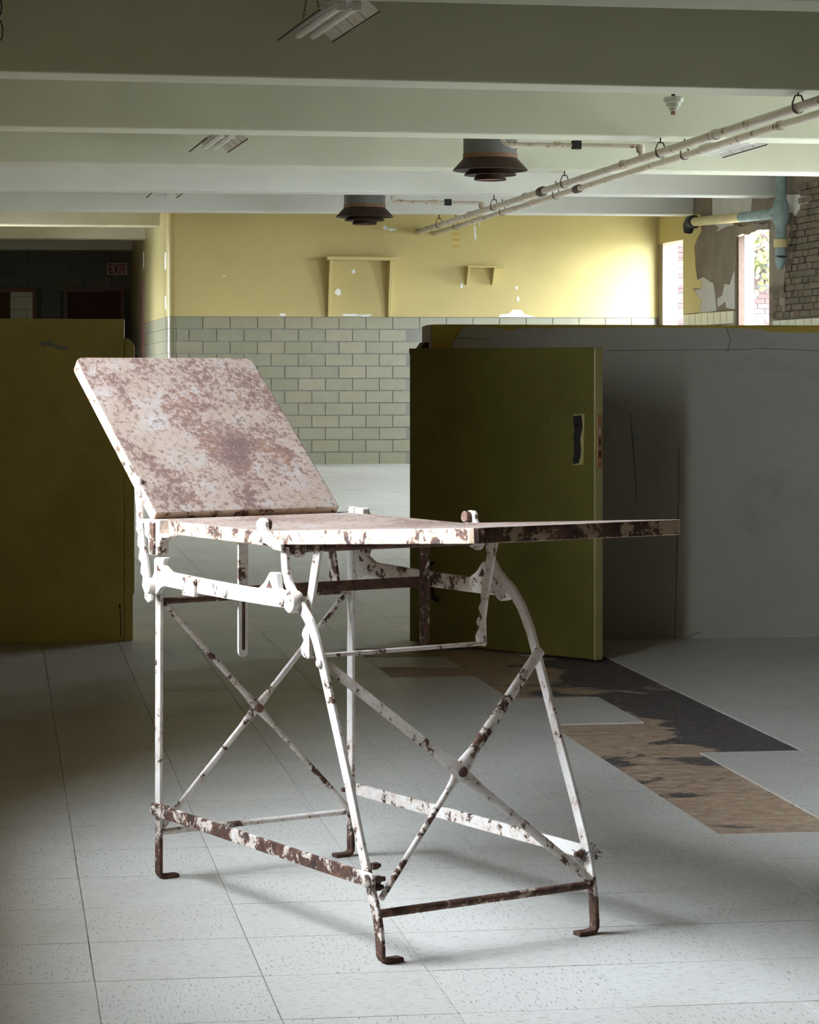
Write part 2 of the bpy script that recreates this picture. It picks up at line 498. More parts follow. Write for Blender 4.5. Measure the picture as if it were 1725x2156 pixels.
# ---- ceiling slab and beams
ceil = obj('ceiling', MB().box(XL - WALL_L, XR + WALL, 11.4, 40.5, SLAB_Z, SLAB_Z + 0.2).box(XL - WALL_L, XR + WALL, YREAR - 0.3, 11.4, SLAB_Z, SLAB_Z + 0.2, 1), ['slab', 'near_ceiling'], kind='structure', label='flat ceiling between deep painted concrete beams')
BEAM_W = 0.36
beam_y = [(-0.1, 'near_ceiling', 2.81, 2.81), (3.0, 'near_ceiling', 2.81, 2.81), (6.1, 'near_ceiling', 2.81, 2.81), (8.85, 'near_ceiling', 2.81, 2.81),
          (11.6, 'beam_green', 2.852, 2.822), (14.68, 'beam_green', 2.81, 2.752), (17.9, 'beam_green', 2.805, 2.785), (20.95, 'beam_green', 2.806, 2.79),
          (24.0, 'beam_grey', 2.805, 2.812), (27.07, 'beam_grey', 2.806, 2.818)]
for y, m, za, zb in beam_y:
    mb = MB()
    xa, xb = XL, XR
    pa = za + (za - zb) * (0 - xa) / xb * -1 if False else za
    vv = [(xa, y - BEAM_W, pa), (xb, y - BEAM_W, zb), (xb, y, zb), (xa, y, pa), (xa, y - BEAM_W, SLAB_Z), (xb, y - BEAM_W, SLAB_Z), (xb, y, SLAB_Z), (xa, y, SLAB_Z)]
    mb.add(vv, [(0, 1, 2, 3), (4, 7, 6, 5), (0, 4, 5, 1), (1, 5, 6, 2), (2, 6, 7, 3), (3, 7, 4, 0)])
    obj('beam', mb, m, ceil, bevel=0.012)
for y, m in [(30.0, 'beam_cream'), (33.0, 'beam_cream'), (36.1, 'beam_cream')]:
    obj('beam', MB().box(XL, XC + 0.02, y - BEAM_W, y, 2.815, SLAB_Z), m, ceil, bevel=0.012)

# ---- plain shell walls
def wall_x(name, x0, x1, wins, ya, yb, mat, label):
    """wall parallel to Y with openings"""
    mb = MB(); y = ya
    for (p, q, z0, z1) in sorted(wins):
        mb.box(x0, x1, y, p, 0, SLAB_Z)
        mb.box(x0, x1, p, q, 0, z0); mb.box(x0, x1, p, q, z1, SLAB_Z)
        y = q
    mb.box(x0, x1, y, yb, 0, SLAB_Z)
    return obj(name, mb, mat, kind='structure', label=label)
wl = wall_x('wall_left', XL - WALL_L, XL, WIN_LEFT + WIN_BACKROOM, YREAR - 0.3, 40.5, 'near_wall', 'unseen dark side wall with the tall window that lights the table')
wr = wall_x('wall_right', XR, XR + WALL, WIN_RIGHT, YREAR - 0.3, YB + 0.3, 'plaster_bare', 'crumbling outer wall with bare window openings')
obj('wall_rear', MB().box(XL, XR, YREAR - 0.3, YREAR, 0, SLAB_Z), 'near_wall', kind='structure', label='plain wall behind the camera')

# ---- yellow back wall with glazed block wainscot
WAIN = 1.70
BULL = 0.09
def wall_outline(x0, x1, y0, y1, r):
    pts = [(x1, y0), (x1, y1), (x0, y1)]
    for k in range(9):
        a = math.radians(180 + 90 * k / 8)
        pts.append((x0 + r + r * math.cos(a), y0 + r + r * math.sin(a)))
    return pts
up = lambda a, b, t: (a, b, t)
mb = MB().prism(wall_outline(XC, XR, YB, YB + 0.3, BULL), WAIN, SLAB_Z, up)
wb = obj('wall_back', mb, 'yellow', kind='structure', smooth=True, label='yellow painted end wall above grey green glazed blocks')
obj('wainscot_bed', MB().prism(wall_outline(XC + 0.012, XR, YB + 0.012, YB + 0.3, BULL), 0, WAIN, up), 'mortar', wb)
BW, BH = 0.3145, 0.1385
bme = MB().box(-BW / 2 + 0.004, BW / 2 - 0.004, -0.012, 0.02, 0.004, BH - 0.004).mesh('wall_tile')
bme.materials.append(M['glaze'])
nrows = int(round(WAIN / BH))
BH2 = WAIN / nrows
for r in range(nrows):
    off = (r % 2) * BW / 2
    x = 1.985 + off - BW / 2
    while x < XR - 0.1:
        cx = x + BW / 2
        vis = (1.9 < cx < 4.75) or (r >= nrows - 1 and cx < XR - 0.16)
        if vis and cx - BW / 2 > XC + BULL - 0.02:
            o = link('wall_tile', bme, wb)
            o.location = (cx, YB + 0.012, r * BH2)
        if vis and cx - BW / 2 <= XC + BULL - 0.02 < cx + BW / 2 - 0.03:
            obj('wall_tile', MB().box(XC + BULL + .010, cx + BW / 2 - .004, YB, YB + .03, r * BH2 + .004, (r + 1) * BH2 - .004), 'glaze', wb)
        x += BW
# rounded glazed corner blocks and the corridor face
cme = None
for r in range(nrows):
    mb = MB()
    out = []
    L1 = 0.16 if r % 2 else 0.02
    arc = [(XC + BULL - BULL * math.cos(math.radians(90 * k / 6)), YB + BULL - BULL * math.sin(math.radians(90 * k / 6))) for k in range(7)]
    inner = [(x + 0.02 * (1 if True else 0), y + 0.02) for x, y in arc]
    path = [(XC, YB + 0.30)] + arc + [(XC + BULL + 0.004, YB)]
    path2 = [(XC + 0.03, YB + 0.30)] + [(x + 0.03, y + 0.03) for x, y in arc] + [(XC + BULL + 0.004, YB + 0.03)]
    mb.prism(path + path2[::-1], r * BH2 + 0.004, (r + 1) * BH2 - 0.004, up)
    obj('corner_tile', mb, 'glaze', wb, smooth=True)

# peeled patches on the yellow wall (thin bare areas with their own outline)
def patch(parent, mat, pts, y=YB, d=0.0025, name='peeled_patch'):
    return obj(name, MB().prism(pts, 0, -d, lambda a, b, t: (a, y + t, b)), mat, parent)
def blob(cx, cz, rx, rz, n=11):
    return [(cx + rx * random.uniform(0.6, 1.1) * math.cos(2 * math.pi * k / n), cz + rz * random.uniform(0.6, 1.1) * math.sin(2 * math.pi * k / n)) for k in range(n)]
def wallpt(px, py):
    """metres on the back wall for a measured point of it"""
    return (1.902 + (px - 354) * 0.005535 + (px - 354) ** 2 * 2.2e-8, 1.70 + (667 - py) * 0.00546)
for px, py, rx, rz in [(740, 571, .025, .03), (708, 615, .045, .04), (968, 600, .018, .04), (1085, 604, .02, .03), (1088, 628, .02, .035), (592, 663, .05, .02),
                       (735, 664, .12, .018), (765, 664, .10, .016), (820, 482, .07, .02), (806, 478, .03, .03), (470, 582, .02, .012)]:
    x, z = wallpt(px, py)
    patch(wb, 'patch_white', blob(x, max(z, 1.70 + rz * 1.1), rx, rz))
x, z = wallpt(1085, 662)
patch(wb, 'patch_white', [(x - .22, 1.702), (x - .19, 1.735), (x - .1, 1.74), (x - .04, 1.79), (x + .06, 1.785), (x + .09, 1.74), (x + .17, 1.72), (x + .23, 1.702)])
for py in (490, 503, 516):
    x, z = wallpt(956, py)
    patch(wb, 'patch_orange', [(x - .045, z - .013), (x + .04, z - .013), (x + .045, z + .013), (x - .04, z + .014)], name='stain_mark')

# ---- corridor beyond the left end of the back wall
wc = obj('wall_corridor', MB().box(XC, XC + 0.3, YB + 0.30, YE, WAIN, SLAB_Z), 'yellow_gloss', kind='structure', label='glossy yellow corridor wall receding behind the corner')
obj('wainscot_bed', MB().box(XC + 0.012, XC + 0.3, YB + 0.30, YE, 0, WAIN), 'mortar', wc)
sme = MB().box(-0.0, 0.02, -0.15, 0.15, 0.004, BH2 - 0.004).mesh('wall_tile'); sme.materials.append(M['glaze'])
for r in range(nrows - 6, nrows):
    for k in range(26):
        o = link('wall_tile', sme, wc); o.location = (XC, YB + 0.46 + k * 0.308 + (r % 2) * 0.0, r * BH2)
obj('trim_1', MB().box(XC - 0.03, XC + 0.02, 32.75, 33.2, 0, 2.28), 'red_frame', kind='structure', label='rusty brown jamb strip on the corridor wall')
for yy, z0, z1 in [(33.0, 2.42, 2.66), (28.6, 2.25, 2.45), (28.55, 1.78, 1.95)]:
    obj('peeled_patch', MB().prism(ragged([(yy - .12, z0), (yy + .12, z0 + .02), (yy + .1, z1), (yy - .08, z1)], .02, .06), 0, -.003, lambda a, b, t: (XC + t, a, b)), 'patch_white', wc)

# ---- dark end wall of painted blocks, two doorways
we_mb = MB()
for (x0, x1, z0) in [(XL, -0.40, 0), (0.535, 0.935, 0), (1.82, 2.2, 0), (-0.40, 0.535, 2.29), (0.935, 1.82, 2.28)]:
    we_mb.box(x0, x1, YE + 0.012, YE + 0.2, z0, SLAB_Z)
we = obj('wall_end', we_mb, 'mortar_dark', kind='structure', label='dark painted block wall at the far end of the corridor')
KW, KH = 0.41, 0.2055
for r in range(8, 16):
    x = -0.62 + (r % 2) * KW / 2
    while x < XC - 0.02:
        a, b = x + 0.005, min(x + KW - 0.005, XC)
        z0, z1 = r * KH + 0.005, (r + 1) * KH - 0.005
        segs = [(a, b)]
        for (p, q, zt) in [(-0.46, 0.60, 2.35), (0.875, 1.88, 2.34)]:
            if z0 < zt - 0.09:
                ns = []
                for (s_, e_) in segs:
                    if e_ <= p or s_ >= q: ns.append((s_, e_))
                    else:
                        if s_ < p: ns.append((s_, p))
                        if e_ > q: ns.append((q, e_))
                segs = ns
        for (s_, e_) in segs:
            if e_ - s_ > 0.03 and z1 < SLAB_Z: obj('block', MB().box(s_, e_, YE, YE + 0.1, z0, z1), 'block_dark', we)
        x += KW
d2 = link('door_2', None, kind='structure'); d2.location = (1.376, YE, 0); d2['label'] = 'dark red door in the far block wall below the exit sign'
def frame(parent, x0, x1, zt, wd, cx, mat):
    m = MB().box(x0 - wd - cx, x0 - cx, -0.03, 0.12, 0, zt + wd).box(x1 - cx, x1 + wd - cx, -0.03, 0.12, 0, zt + wd).box(x0 - cx, x1 - cx, -0.03, 0.12, zt, zt + wd)
    return obj('door_frame', m, mat, parent, bevel=0.004)
frame(d2, 0.99, 1.765, 2.25, 0.05, 1.376, 'red_frame')
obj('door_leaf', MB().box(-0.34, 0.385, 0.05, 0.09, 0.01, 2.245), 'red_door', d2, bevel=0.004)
obj('door_closer', MB().box(0.0, 0.10, 0.0, 0.05, 2.02, 2.07), 'black', d2, bevel=0.004)
obj('dark_gap_panel', MB().box(-0.388, -0.34, 0.09, 0.11, 0.01, 2.245), 'black', d2)
d3 = link('door_3', None, kind='structure'); d3.location = (0.07, YE, 0); d3['label'] = 'half open brown door with a pale lit room behind it'
frame(d3, -0.35, 0.475, 2.23, 0.06, 0.07, 'red_frame')
obj('door_leaf', MB().box(-0.42, 0.082, 0.04, 0.08, 0.01, 2.225), 'brown_door', d3, bevel=0.004)
# pale block room behind that door
wbr = obj('wall_backroom', MB().box(XL, 2.4, 40.0, 40.3, 0, SLAB_Z).box(2.2, 2.4, YE + 0.2, 40.0, 0, SLAB_Z), 'mortar', kind='structure', label='pale block wall of the lit room behind the far door')
for r in range(8, 13):
    for k in range(5):
        x = -0.6 + k * KW + (r % 2) * KW / 2
        obj('block', MB().box(x + .004, x + KW - .004, 39.99, 40.0, r * KH + .004, (r + 1) * KH - .004), 'block_pale', wbr)

# ---- exit sign
ex = thing('exit_sign', 'small cream exit sign with red letters on the dark block wall', 'sign', (1.71, YE - 0.02, 2.478))
obj('plate', MB().box(-0.15, 0.15, -0.012, 0.02, 0, 0.187), 'cream_sign', ex, bevel=0.004)
def letter(strokes, ox):
    m = MB()
    for (a, b, c, d) in strokes:
        m.sweep([(ox + a, -0.016, b), (ox + c, -0.016, d)], (0, 1, 0), (0.017, 0.008))
    return obj('letter', m, 'red_letter', ex)
h0, h1, hm = 0.03, 0.157, 0.094
letter([(0, h0 - .008, 0, h1 + .008), (0, h0, .045, h0), (0, hm, .038, hm), (0, h1, .045, h1)], -0.108)
letter([(0, h0 - .006, .058, h1 + .006), (.058, h0 - .006, 0, h1 + .006)], -0.043)
letter([(0, h0 - .008, 0, h1 + .008)], 0.043)
letter([(.028, h0 - .008, .028, h1), (0, h1, .056, h1)], 0.064)
for sx in (-1, 1):
    obj('arrow', MB().prism([(sx * .138, .094), (sx * .122, .112), (sx * .122, .076)], -0.018, -0.012, lambda a, b, t: (a, t, b)), 'red_letter', ex)

# ---- low partitions
YPR, YPL = 9.75, 9.97
pr = obj('wall_partition_right', MB().box(1.715, XR, YPR, YPR + 0.19, 0, 1.277), 'mustard', kind='structure', bevel=0.008, label='low grey plastered partition with a mustard yellow top edge')
def prt(px, py): return (1.715 + (px - 910) * 0.001973, 1.277 - (py - 684) * 0.00193)
edge = [prt(*q) for q in [(952, 735), (953, 722), (960, 712), (966, 700), (975, 692), (988, 687), (1010, 688), (1040, 690), (1060, 694), (1078, 697), (1085, 693), (1120, 690), (1140, 693),
                         (1200, 690), (1260, 691), (1300, 689), (1400, 690), (1480, 690), (1560, 691), (1600, 693), (1612, 697), (1660, 700), (1700, 700), (1725, 699)]]
poly = [(edge[0][0], 0.0)] + edge + [(XR, edge[-1][1]), (XR, 0.0)]
obj('plaster_skim', MB().prism(poly, 0, -0.006, lambda a, b, t: (a, YPR + t, b)), 'plaster_grey', pr)
obj('end_plaster', MB().box(1.706, 1.716, YPR + 0.004, YPR + 0.186, 0.0, 1.272), 'plaster_grey', pr, bevel=0.004)
# hairline cracks in the plaster
for pts in ([(1322, 870), (1330, 960), (1336, 1050)], [(1425, 945), (1424, 1060), (1420, 1200), (1416, 1342)], [(1270, 738), (1400, 737), (1560, 736), (1600, 733), (1725, 738)], [(960, 712), (1030, 715)], [(1525, 690), (1535, 715), (1528, 740)], [(1470, 1330), (1440, 1343)]):
    pp = [prt(*q) for q in pts]
    obj('crack', MB().sweep([(a, YPR - 0.0065, b) for a, b in pp], (0, 1, 0), (0.0020, 0.002)), 'mortar_dark', pr)
pl = obj('wall_partition_left', MB().box(XL, 0.497, YPL, YPL + 0.19, 0, 1.30), 'olive', kind='structure', bevel=0.006, label='low olive painted partition on the left')
obj('peeled_patch', MB().prism(ragged([(.16, 1.205), (.20, 1.215), (.225, 1.195), (.265, 1.19), (.275, 1.175), (.23, 1.178), (.20, 1.19), (.165, 1.19)], .004, .02), 0, -.002, lambda a, b, t: (a, YPL + t, b)), 'plaster_grey', pl)
obj('jamb_board', MB().prism([(0.497, 0), (0.531, 0), (0.531, 0.185), (0.537, 0.20), (0.537, 1.192), (0.512, 1.222), (0.497, 1.222)], 0.0, 0.10, lambda a, b, t: (a, YPL - 0.002 + t, b)), 'olive', pl, bevel=0.002)
obj('scar', MB().prism(blob(0.478, 0.145, .004, .012), 0, -.002, lambda a, b, t: (a, YPL + t, b)).sweep([(0.479, YPL - .001, .14), (.482, YPL - .001, .09), (.481, YPL - .001, .02)], (0, 1, 0), (.003, .002)), 'black', pl)
obj('jamb_board', MB().prism([(1.712, 0), (1.66, 0), (1.66, 1.165), (1.69, 1.205), (1.712, 1.205)], 0.02, 0.14, lambda a, b, t: (a, YPR + t, b)), 'iron_brown', pr, bevel=0.002)

# ---- the half-height green door
hinge, free = Vector((1.620, 9.725, 0)), Vector((2.202, 9.012, 0))
dd = (free - hinge); DL = dd.length
door = link('door_1', None, kind='structure')
door.location = hinge; door.rotation_euler = (0, 0, math.atan2(dd.y, dd.x))
door['label'] = 'low dark olive door standing open beside the grey partition'
# local x runs hinge -> free edge, local +y is the back of the door
DT = 0.045
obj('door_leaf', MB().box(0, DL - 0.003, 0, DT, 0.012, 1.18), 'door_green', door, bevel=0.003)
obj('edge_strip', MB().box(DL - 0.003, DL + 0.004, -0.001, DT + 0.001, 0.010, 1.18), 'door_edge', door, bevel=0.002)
obj('top_batten', MB().box(0, DL - 0.004, -0.003, 0.0, 1.158, 1.18), 'door_green', door)
M_lp = obj('lock_plate', MB().box(DL + 0.004, DL + 0.0065, 0.010, 0.036, 0.725, 0.93), 'copper', door, bevel=0.001)
obj('latch', MB().box(DL + 0.006, DL + 0.010, 0.018, 0.028, 0.852, 0.88), 'chrome', M_lp)
obj('bolt_slot', MB().box(DL + 0.006, DL + 0.0072, 0.018, 0.029, 0.812, 0.838), 'iron_brown', M_lp)
obj('bolt_slot', MB().box(DL + 0.006, DL + 0.0072, 0.016, 0.031, 0.768, 0.792), 'iron_brown', M_lp)
for z in (0.915, 0.742): obj('screw', MB().lathe([(.0025, 0), (.0025, .002)], (DL + .0062, .023, z), 10, axis='x'), 'black', M_lp)
esc = obj('escutcheon', MB().prism([(DL - .10, .735), (DL - .052, .74), (DL - .047, .93), (DL - .098, .928)], 0, -.002, lambda a, b, t: (a, t, b)), 'door_edge', door)
obj('escutcheon_plate', MB().prism(ragged([(DL - .097, .74), (DL - .073, .745), (DL - .062, .79), (DL - .066, .84), (DL - .055, .88), (DL - .06, .925), (DL - .095, .922)], .002, .02), -.002, -.005, lambda a, b, t: (a, t, b)), 'black', door)
for z in (0.885, 0.80): obj('keyhole_ring', MB().lathe([(.009, 0), (.009, -.008), (.005, -.008), (.005, 0)], (DL - .078, -.004, z), 14, axis='y'), 'iron_brown', door)
ph = obj('pull_handle', MB().sweep([(DL - .80, -.004, .335), (DL - .80, -.03, .32), (DL - .79, -.032, .26), (DL - .775, -.03, .20), (DL - .772, -.004, .185)], (1, 0, 0), (.012, .022)), 'iron_brown', door, bevel=.003)
for (x, z) in [(.30, .93), (.42, .80), (.55, .62), (.36, .70), (.45, .52), (.52, .5), (.70, .9), (.62, .35), (.2, .75), (.8, .6)]:
    obj('dent', MB().lathe([(.003, 0), (.003, -.0008)], (x, 0, z), 8, axis='y'), 'black', door)
for z in (0.2, 0.95): obj('hinge', MB().lathe([(.008, -.04), (.008, .04)], (.012, DT + .004, z), 10), 'iron_brown', door)

# ---- right wall details: coats of paint, bare plaster, brick, wainscot
def rw(px, py):
    """(y, z) on the right wall for a measured point of it"""
    a = math.atan(PPX / FPX); u_ = (px - PPX) / FPX
    dx = math.sin(a) + u_ * math.cos(a); dy = math.cos(a) - u_ * math.sin(a)
    k = XR / dx
    return (dy * k, EYE + (HORIZON - py) / FPX * k)
def crw(l): return [rw(1425 + a / 5.75, 420 + b / 5.75) for a, b in l]
def rpatch(pts, mat, d, name='paint_coat'):
    return obj(name, MB().prism(pts, 0, -d, lambda a, b, t: (XR + t, a, b)), mat, wr)
rpatch(crw([(88, 480), (88, 180), (300, 180), (310, 380), (260, 470), (222, 570), (235, 700), (240, 830), (262, 970), (320, 990), (300, 1080), (210, 1075), (270, 1180), (310, 1200), (290, 1370), (90, 1390)]), 'yellow', .010)
rpatch(crw([(262, 970), (335, 940), (420, 1000), (450, 1010), (470, 1130), (490, 1350), (280, 1390), (310, 1200), (240, 1190), (205, 1090), (300, 1085)]), 'plaster_white', .007)
rpatch(crw([(500, 1200), (520, 1190), (560, 1160), (590, 1020), (650, 1035), (705, 860), (712, 1330), (640, 1320), (610, 1310), (600, 1230), (540, 1280), (505, 1300)]), 'plaster_white', .007)
rpatch(crw([(440, -30), (920, -30), (905, 150), (760, 170), (700, 190), (580, 180), (500, 200), (440, 190)]), 'plaster_white', .007)
rpatch(crw([(460, 300), (520, 340), (490, 390), (600, 330), (700, 310), (690, 280)]), 'plaster_white', .006)
rpatch(crw([(1310, -60), (1640, -60), (1620, 80), (1540, 100), (1490, 130), (1450, 200), (1410, 150), (1340, 180), (1310, 60)]), 'plaster_white', .02)
# deep yellow header beside the back wall and yellow reveal
obj('yellow_header', MB().box(XR - 0.012, XR, 27.1, YB, 2.56, SLAB_Z), 'yellow', wr)
# rusty window jamb and rotten head of the second opening
obj('window_jamb', MB().box(XR - 0.01, XR + 0.06, 25.01, 25.08, 1.25, 2.52), 'iron_brown', wr, bevel=.004)
obj('window_head', MB().prism(ragged([(23.98, 2.50), (25.1, 2.49), (25.12, 2.60), (23.95, 2.56)], .015, .1), 0, -.05, lambda a, b, t: (XR + .02 + t, a, b)), 'plaster_bare', wr)
obj('sill_stone', MB().box(XR - 0.02, XR + WALL, 23.95, 25.13, 1.21, 1.255), 'glaze_pale', wr)
# exposed brick
kme = MB().box(-.02, .02, -.074, .074, .004, .058).mesh('brick'); kme.materials.append(M['brick'])
for r in range(20):
    z = 1.60 + r * 0.064
    y = 22.0 + (r % 2) * .079
    while y < 23.92:
        lim = 23.35 + 0.18 * math.sin(r * 1.3) if r > 4 else 23.88
        if r > 14: lim = 23.0
        if y + .08 < lim:
            o = link('brick', kme, wr)
            o.location = (XR - .012 + random.uniform(-.012, .010), y + .079, z)
            o.rotation_euler = (random.uniform(-.03, .03), 0, random.uniform(-.05, .05))
        y += .158
rpatch(ragged([(23.40, 1.62), (23.55, 1.62), (23.60, 2.0), (23.52, 2.4), (23.2, 2.62), (23.1, 2.5), (23.36, 2.2), (23.44, 1.95)], .02, .08), 'plaster_bare', .03, 'plaster_scar')
# wainscot course on this wall
wme = MB().box(-.012, .02, -.113, .113, .003, .134).mesh('wall_tile'); wme.materials.append(M['glaze_pale'])
def course(y0, y1, ztop):
    n = int((y1 - y0) / .24)
    for k in range(n):
        for c in (0, 1):
            o = link('wall_tile', wme, wr); o.location = (XR - .012, y0 + .12 + k * .24, ztop - .14 * (c + 1))
course(25.14, 27.14, 1.715); course(21.9, 23.95, 1.585)

# ================================================================== OUTSIDE
obj('ground', MB().box(-40, 60, -30, 90, -0.5, -0.3), 'ground', kind='structure', label='pale ground outside the windows')
ob = thing('outside_building', 'pale pink brick wall outside the second window opening', 'building', (11.0, 33.0, -0.3))
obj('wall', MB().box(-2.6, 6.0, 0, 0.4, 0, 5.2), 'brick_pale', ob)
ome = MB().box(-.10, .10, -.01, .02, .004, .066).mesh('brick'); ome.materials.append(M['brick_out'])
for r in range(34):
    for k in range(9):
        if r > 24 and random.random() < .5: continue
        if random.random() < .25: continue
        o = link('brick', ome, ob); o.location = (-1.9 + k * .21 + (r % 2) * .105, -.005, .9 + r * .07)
vn = thing('vine', 'yellow green vine leaves hanging over the outside brick wall', 'plant', (10.2, 32.9, 2.4))
m = MB()
for _ in range(420):
    cx, cz, cy = random.gauss(0, .5), random.gauss(.22, .22), random.uniform(-.25, .05)
    a = random.uniform(0, 6.28); s_ = random.uniform(.035, .07); tl = random.uniform(-.6, .6)
    ca, sa = math.cos(a), math.sin(a)
    pts = [(-1, 0), (-.3, .5), (.5, .45), (1, 0), (.4, -.5), (-.4, -.5)]
    m.add([(cx + s_ * (p * ca - q * sa), cy + s_ * q * tl, cz + s_ * (p * sa + q * ca)) for p, q in pts], [tuple(range(6))])
o = obj('foliage', m, 'leaf', vn, 'stuff')
obj('stem', MB().tube([(-.5, 0, -.6), (-.4, -.05, 0), (0, -.08, .3), (.5, -.05, .5)], .015, 8), 'iron_brown', vn)

# ================================================================== EXAMINATION TABLE
ta = math.radians(-66.3)
tbl = thing('examination_table', 'rusted white metal examination table with raised backrest on crossed iron legs', 'examination table', (0.337, 5.308, TZ), ta)
TW = 0.485
side = lambda vv: (lambda a, b, t: (a, vv + t, b))
# local x: head -> foot, y: across, z: up
def pan(name, outline, thick, mats, tilt, origin, parent=tbl):
    """shallow sheet pan: top plate with folded rim; material 1 on the rim"""
    m = MB()
    n = len(outline)
    def P(a, b, t):
        return (origin[0] + a * math.cos(tilt) - t * math.sin(tilt), b, origin[2] + a * math.sin(tilt) + t * math.cos(tilt))
    v = [P(a, b, 0) for a, b in outline] + [P(a, b, -thick) for a, b in outline]
    cx = sum(a for a, b in outline) / n; cy = sum(b for a, b in outline) / n
    ins = []
    for a, b in outline:
        L = math.hypot(a - cx, b - cy); k = (L - .014) / L
        ins.append((cx + (a - cx) * k, cy + (b - cy) * k))
    v += [P(a, b, -thick) for a, b in ins] + [P(a, b, -.004 if thick > 0 else .004) for a, b in ins]
    fs = [tuple(range(n))]; mi = [0]
    for i in range(n):
        j = (i + 1) % n
        nx = outline[i][0] + outline[j][0] - 2 * cx
        rim = 2 if (len(mats) > 2 and outline[i][0] > .70 * max(a for a, b in outline) and abs(outline[i][0] - outline[j][0]) < .03 and outline[i][0] > .0 and abs(outline[j][1] - outline[i][1]) > .004) else 1
        fs.append((i, j, n + j, n + i)); mi.append(rim)
        fs.append((n + i, n + j, 2 * n + j, 2 * n + i)); mi.append(1)
        fs.append((2 * n + i, 2 * n + j, 3 * n + j, 3 * n + i)); mi.append(1)
    fs.append(tuple(range(4 * n - 1, 3 * n - 1, -1))); mi.append(1)
    m.add(v, fs); m.mi = mi
    return obj(name, m, mats, parent, bevel=.0025)
pan('seat', round_rect(0.0, .462, -.002, .487, [.004, .004, .004, .004]), .029, ['pan', 'pan_edge'], 0, (0, 0, .772))
tl = math.atan2(.046, .735)
pan('leg_rest', round_rect(0.0, .735, -.008, .462, [.028, .004, .004, .028]), .028, ['pan', 'pan_edge', 'pan_edge_end'], tl, (.472, 0, .774))
bt = math.atan2(.342, -.412)
pan('backrest', [(a, b) for a, b in round_rect(0.0, .527, -.004, .460, [.022, .004, .004, .022])][::-1], -.028, ['pan', 'pan_edge'], bt, (-.004, 0, .785))
# dark hinge rod stands in for the shadow in the backrest fold
obj('hinge_rod', MB().tube([(-.012, -.01, .760), (-.012, .50, .760)], .007, 10), 'metal_dark', tbl)

# legs
def leg(path, vv, sgn, mat, z_foot=.004):
    m = MB()
    p3 = [(a, vv, b) for a, b in path]
    m.sweep(p3, (0, 1, 0), (.023, .0085))
    x0 = path[0][0]
    m.sweep([(x0, vv - sgn * .0005, .03), (x0, vv, .014), (x0, vv + sgn * .004, .0065), (x0, vv + sgn * .012, .0045), (x0, vv + sgn * .044, .0045)], (0, -sgn, -1), (.023, .0085))
    return obj('leg', m, mat, tbl, bevel=.0018)
head_path = [(.003, .02), (.003, .2), (.004, .45), (.006, .69)]
leg(head_path, 0, 1, 'metal'); leg(head_path, TW, -1, 'metal')
foot_l = [(.890, .02), (.886, .055), (.877, .088), (.857, .13), (.824, .202), (.777, .319), (.728, .429), (.682, .532), (.660, .575), (.638, .606), (.605, .633), (.575, .655), (.556, .675), (.544, .70), (.539, .745)]
foot_r = [(.900, .02), (.897, .07), (.886, .125), (.870, .175), (.838, .248), (.789, .353), (.745, .451), (.713, .518), (.690, .568), (.660, .613), (.628, .644), (.600, .66), (.572, .678), (.553, .70), (.546, .745)]
leg(foot_l, 0, 1, 'metal'); leg(foot_r, TW, -1, 'metal')

def bolt(parent, x, y, z, r=.009, d=.007, axis='y', mat='metal_mid'):
    s_ = 1
    prof = [(r, 0), (r, d * .5), (r * .7, d * .85), (r * .25, d)]
    if y < .2: prof = [(a, -b) for a, b in prof]
    return obj('bolt', MB().lathe(prof, (x, y, z), 14, axis=axis), mat, parent, smooth=True)
# lower side rails
for vv, mt, sg in ((-.0095, 'metal_rust', 1), (TW + .0095, 'metal', -1)):
    x1 = .857 + .012 if vv < 0 else .872
    r_ = obj('lower_rail', MB().prism(round_rect(-.012, x1 + .014, .137, .164, .010), -.0035, .0035, side(vv)), mt, tbl, bevel=.0015)
    bolt(r_, .003, vv - .0035 * sg, .150); bolt(r_, x1 - .003, vv - .0035 * sg, .150, .011)
    nut = MB()
    for x in (.003, x1 - .003):
        nut.lathe([(.008, 0), (.008, .012 * sg), (.005, .012 * sg), (.005, .022 * sg)], (x, vv + .011 * sg, .150), 6, axis='y')
    obj('nut', nut, 'metal_brown', r_)
for dz, dx in ((.022, -.006), (-.016, .004)):
    obj('nut', MB().lathe([(.007, 0), (.007, .012), (.0045, .012), (.0045, .018)], (.857 + dx + .0, .005, .150 + dz), 8, axis='y'), 'metal_brown', tbl)
# head end braces (twisted flat iron), cross rods
def brace(p0, pc, p1, wa, wb, mat, nrm):
    P0, PC, P1 = Vector(p0), Vector(pc), Vector(p1)
    pts, dm = [], []
    for t in (0, .25, .5, .7, .84, .92):
        pts.append(P0.lerp(PC, t)); dm.append(wa)
    dm[-1] = (wa[0] * 1.35, wa[1] * .8)
    pts.append(PC); dm.append((wa[0] * 1.5, wa[1] * .7))
    for t in (.08, .16, .3, .5, .75, 1):
        pts.append(PC.lerp(P1, t)); dm.append(wb)
    dm[7] = (wb[0] * 1.35, wb[1] * .8)
    return obj('cross_brace', MB().sweep(pts, nrm, dm, seg=10), mat, tbl, smooth=True)
brace((.010, .010, .592), (.008, .242, .350), (.010, .478, .106), (.0135, .010), (.0125, .010), 'metal_mid', (1, 0, 0))
b2 = brace((-.004, .478, .592), (.001, .242, .350), (-.002, .008, .108), (.0145, .010), (.0145, .010), 'metal_mid', (1, 0, 0))
obj('rivet', MB().lathe([(.010, 0), (.009, .004), (.004, .006)], (.014, .242, .350), 12, axis='x'), 'metal_brown', b2)
obj('cross_rod', MB().tube([(.003, 0, .100), (.003, TW, .100)], .0068, 12), 'metal_mid', tbl, smooth=True)
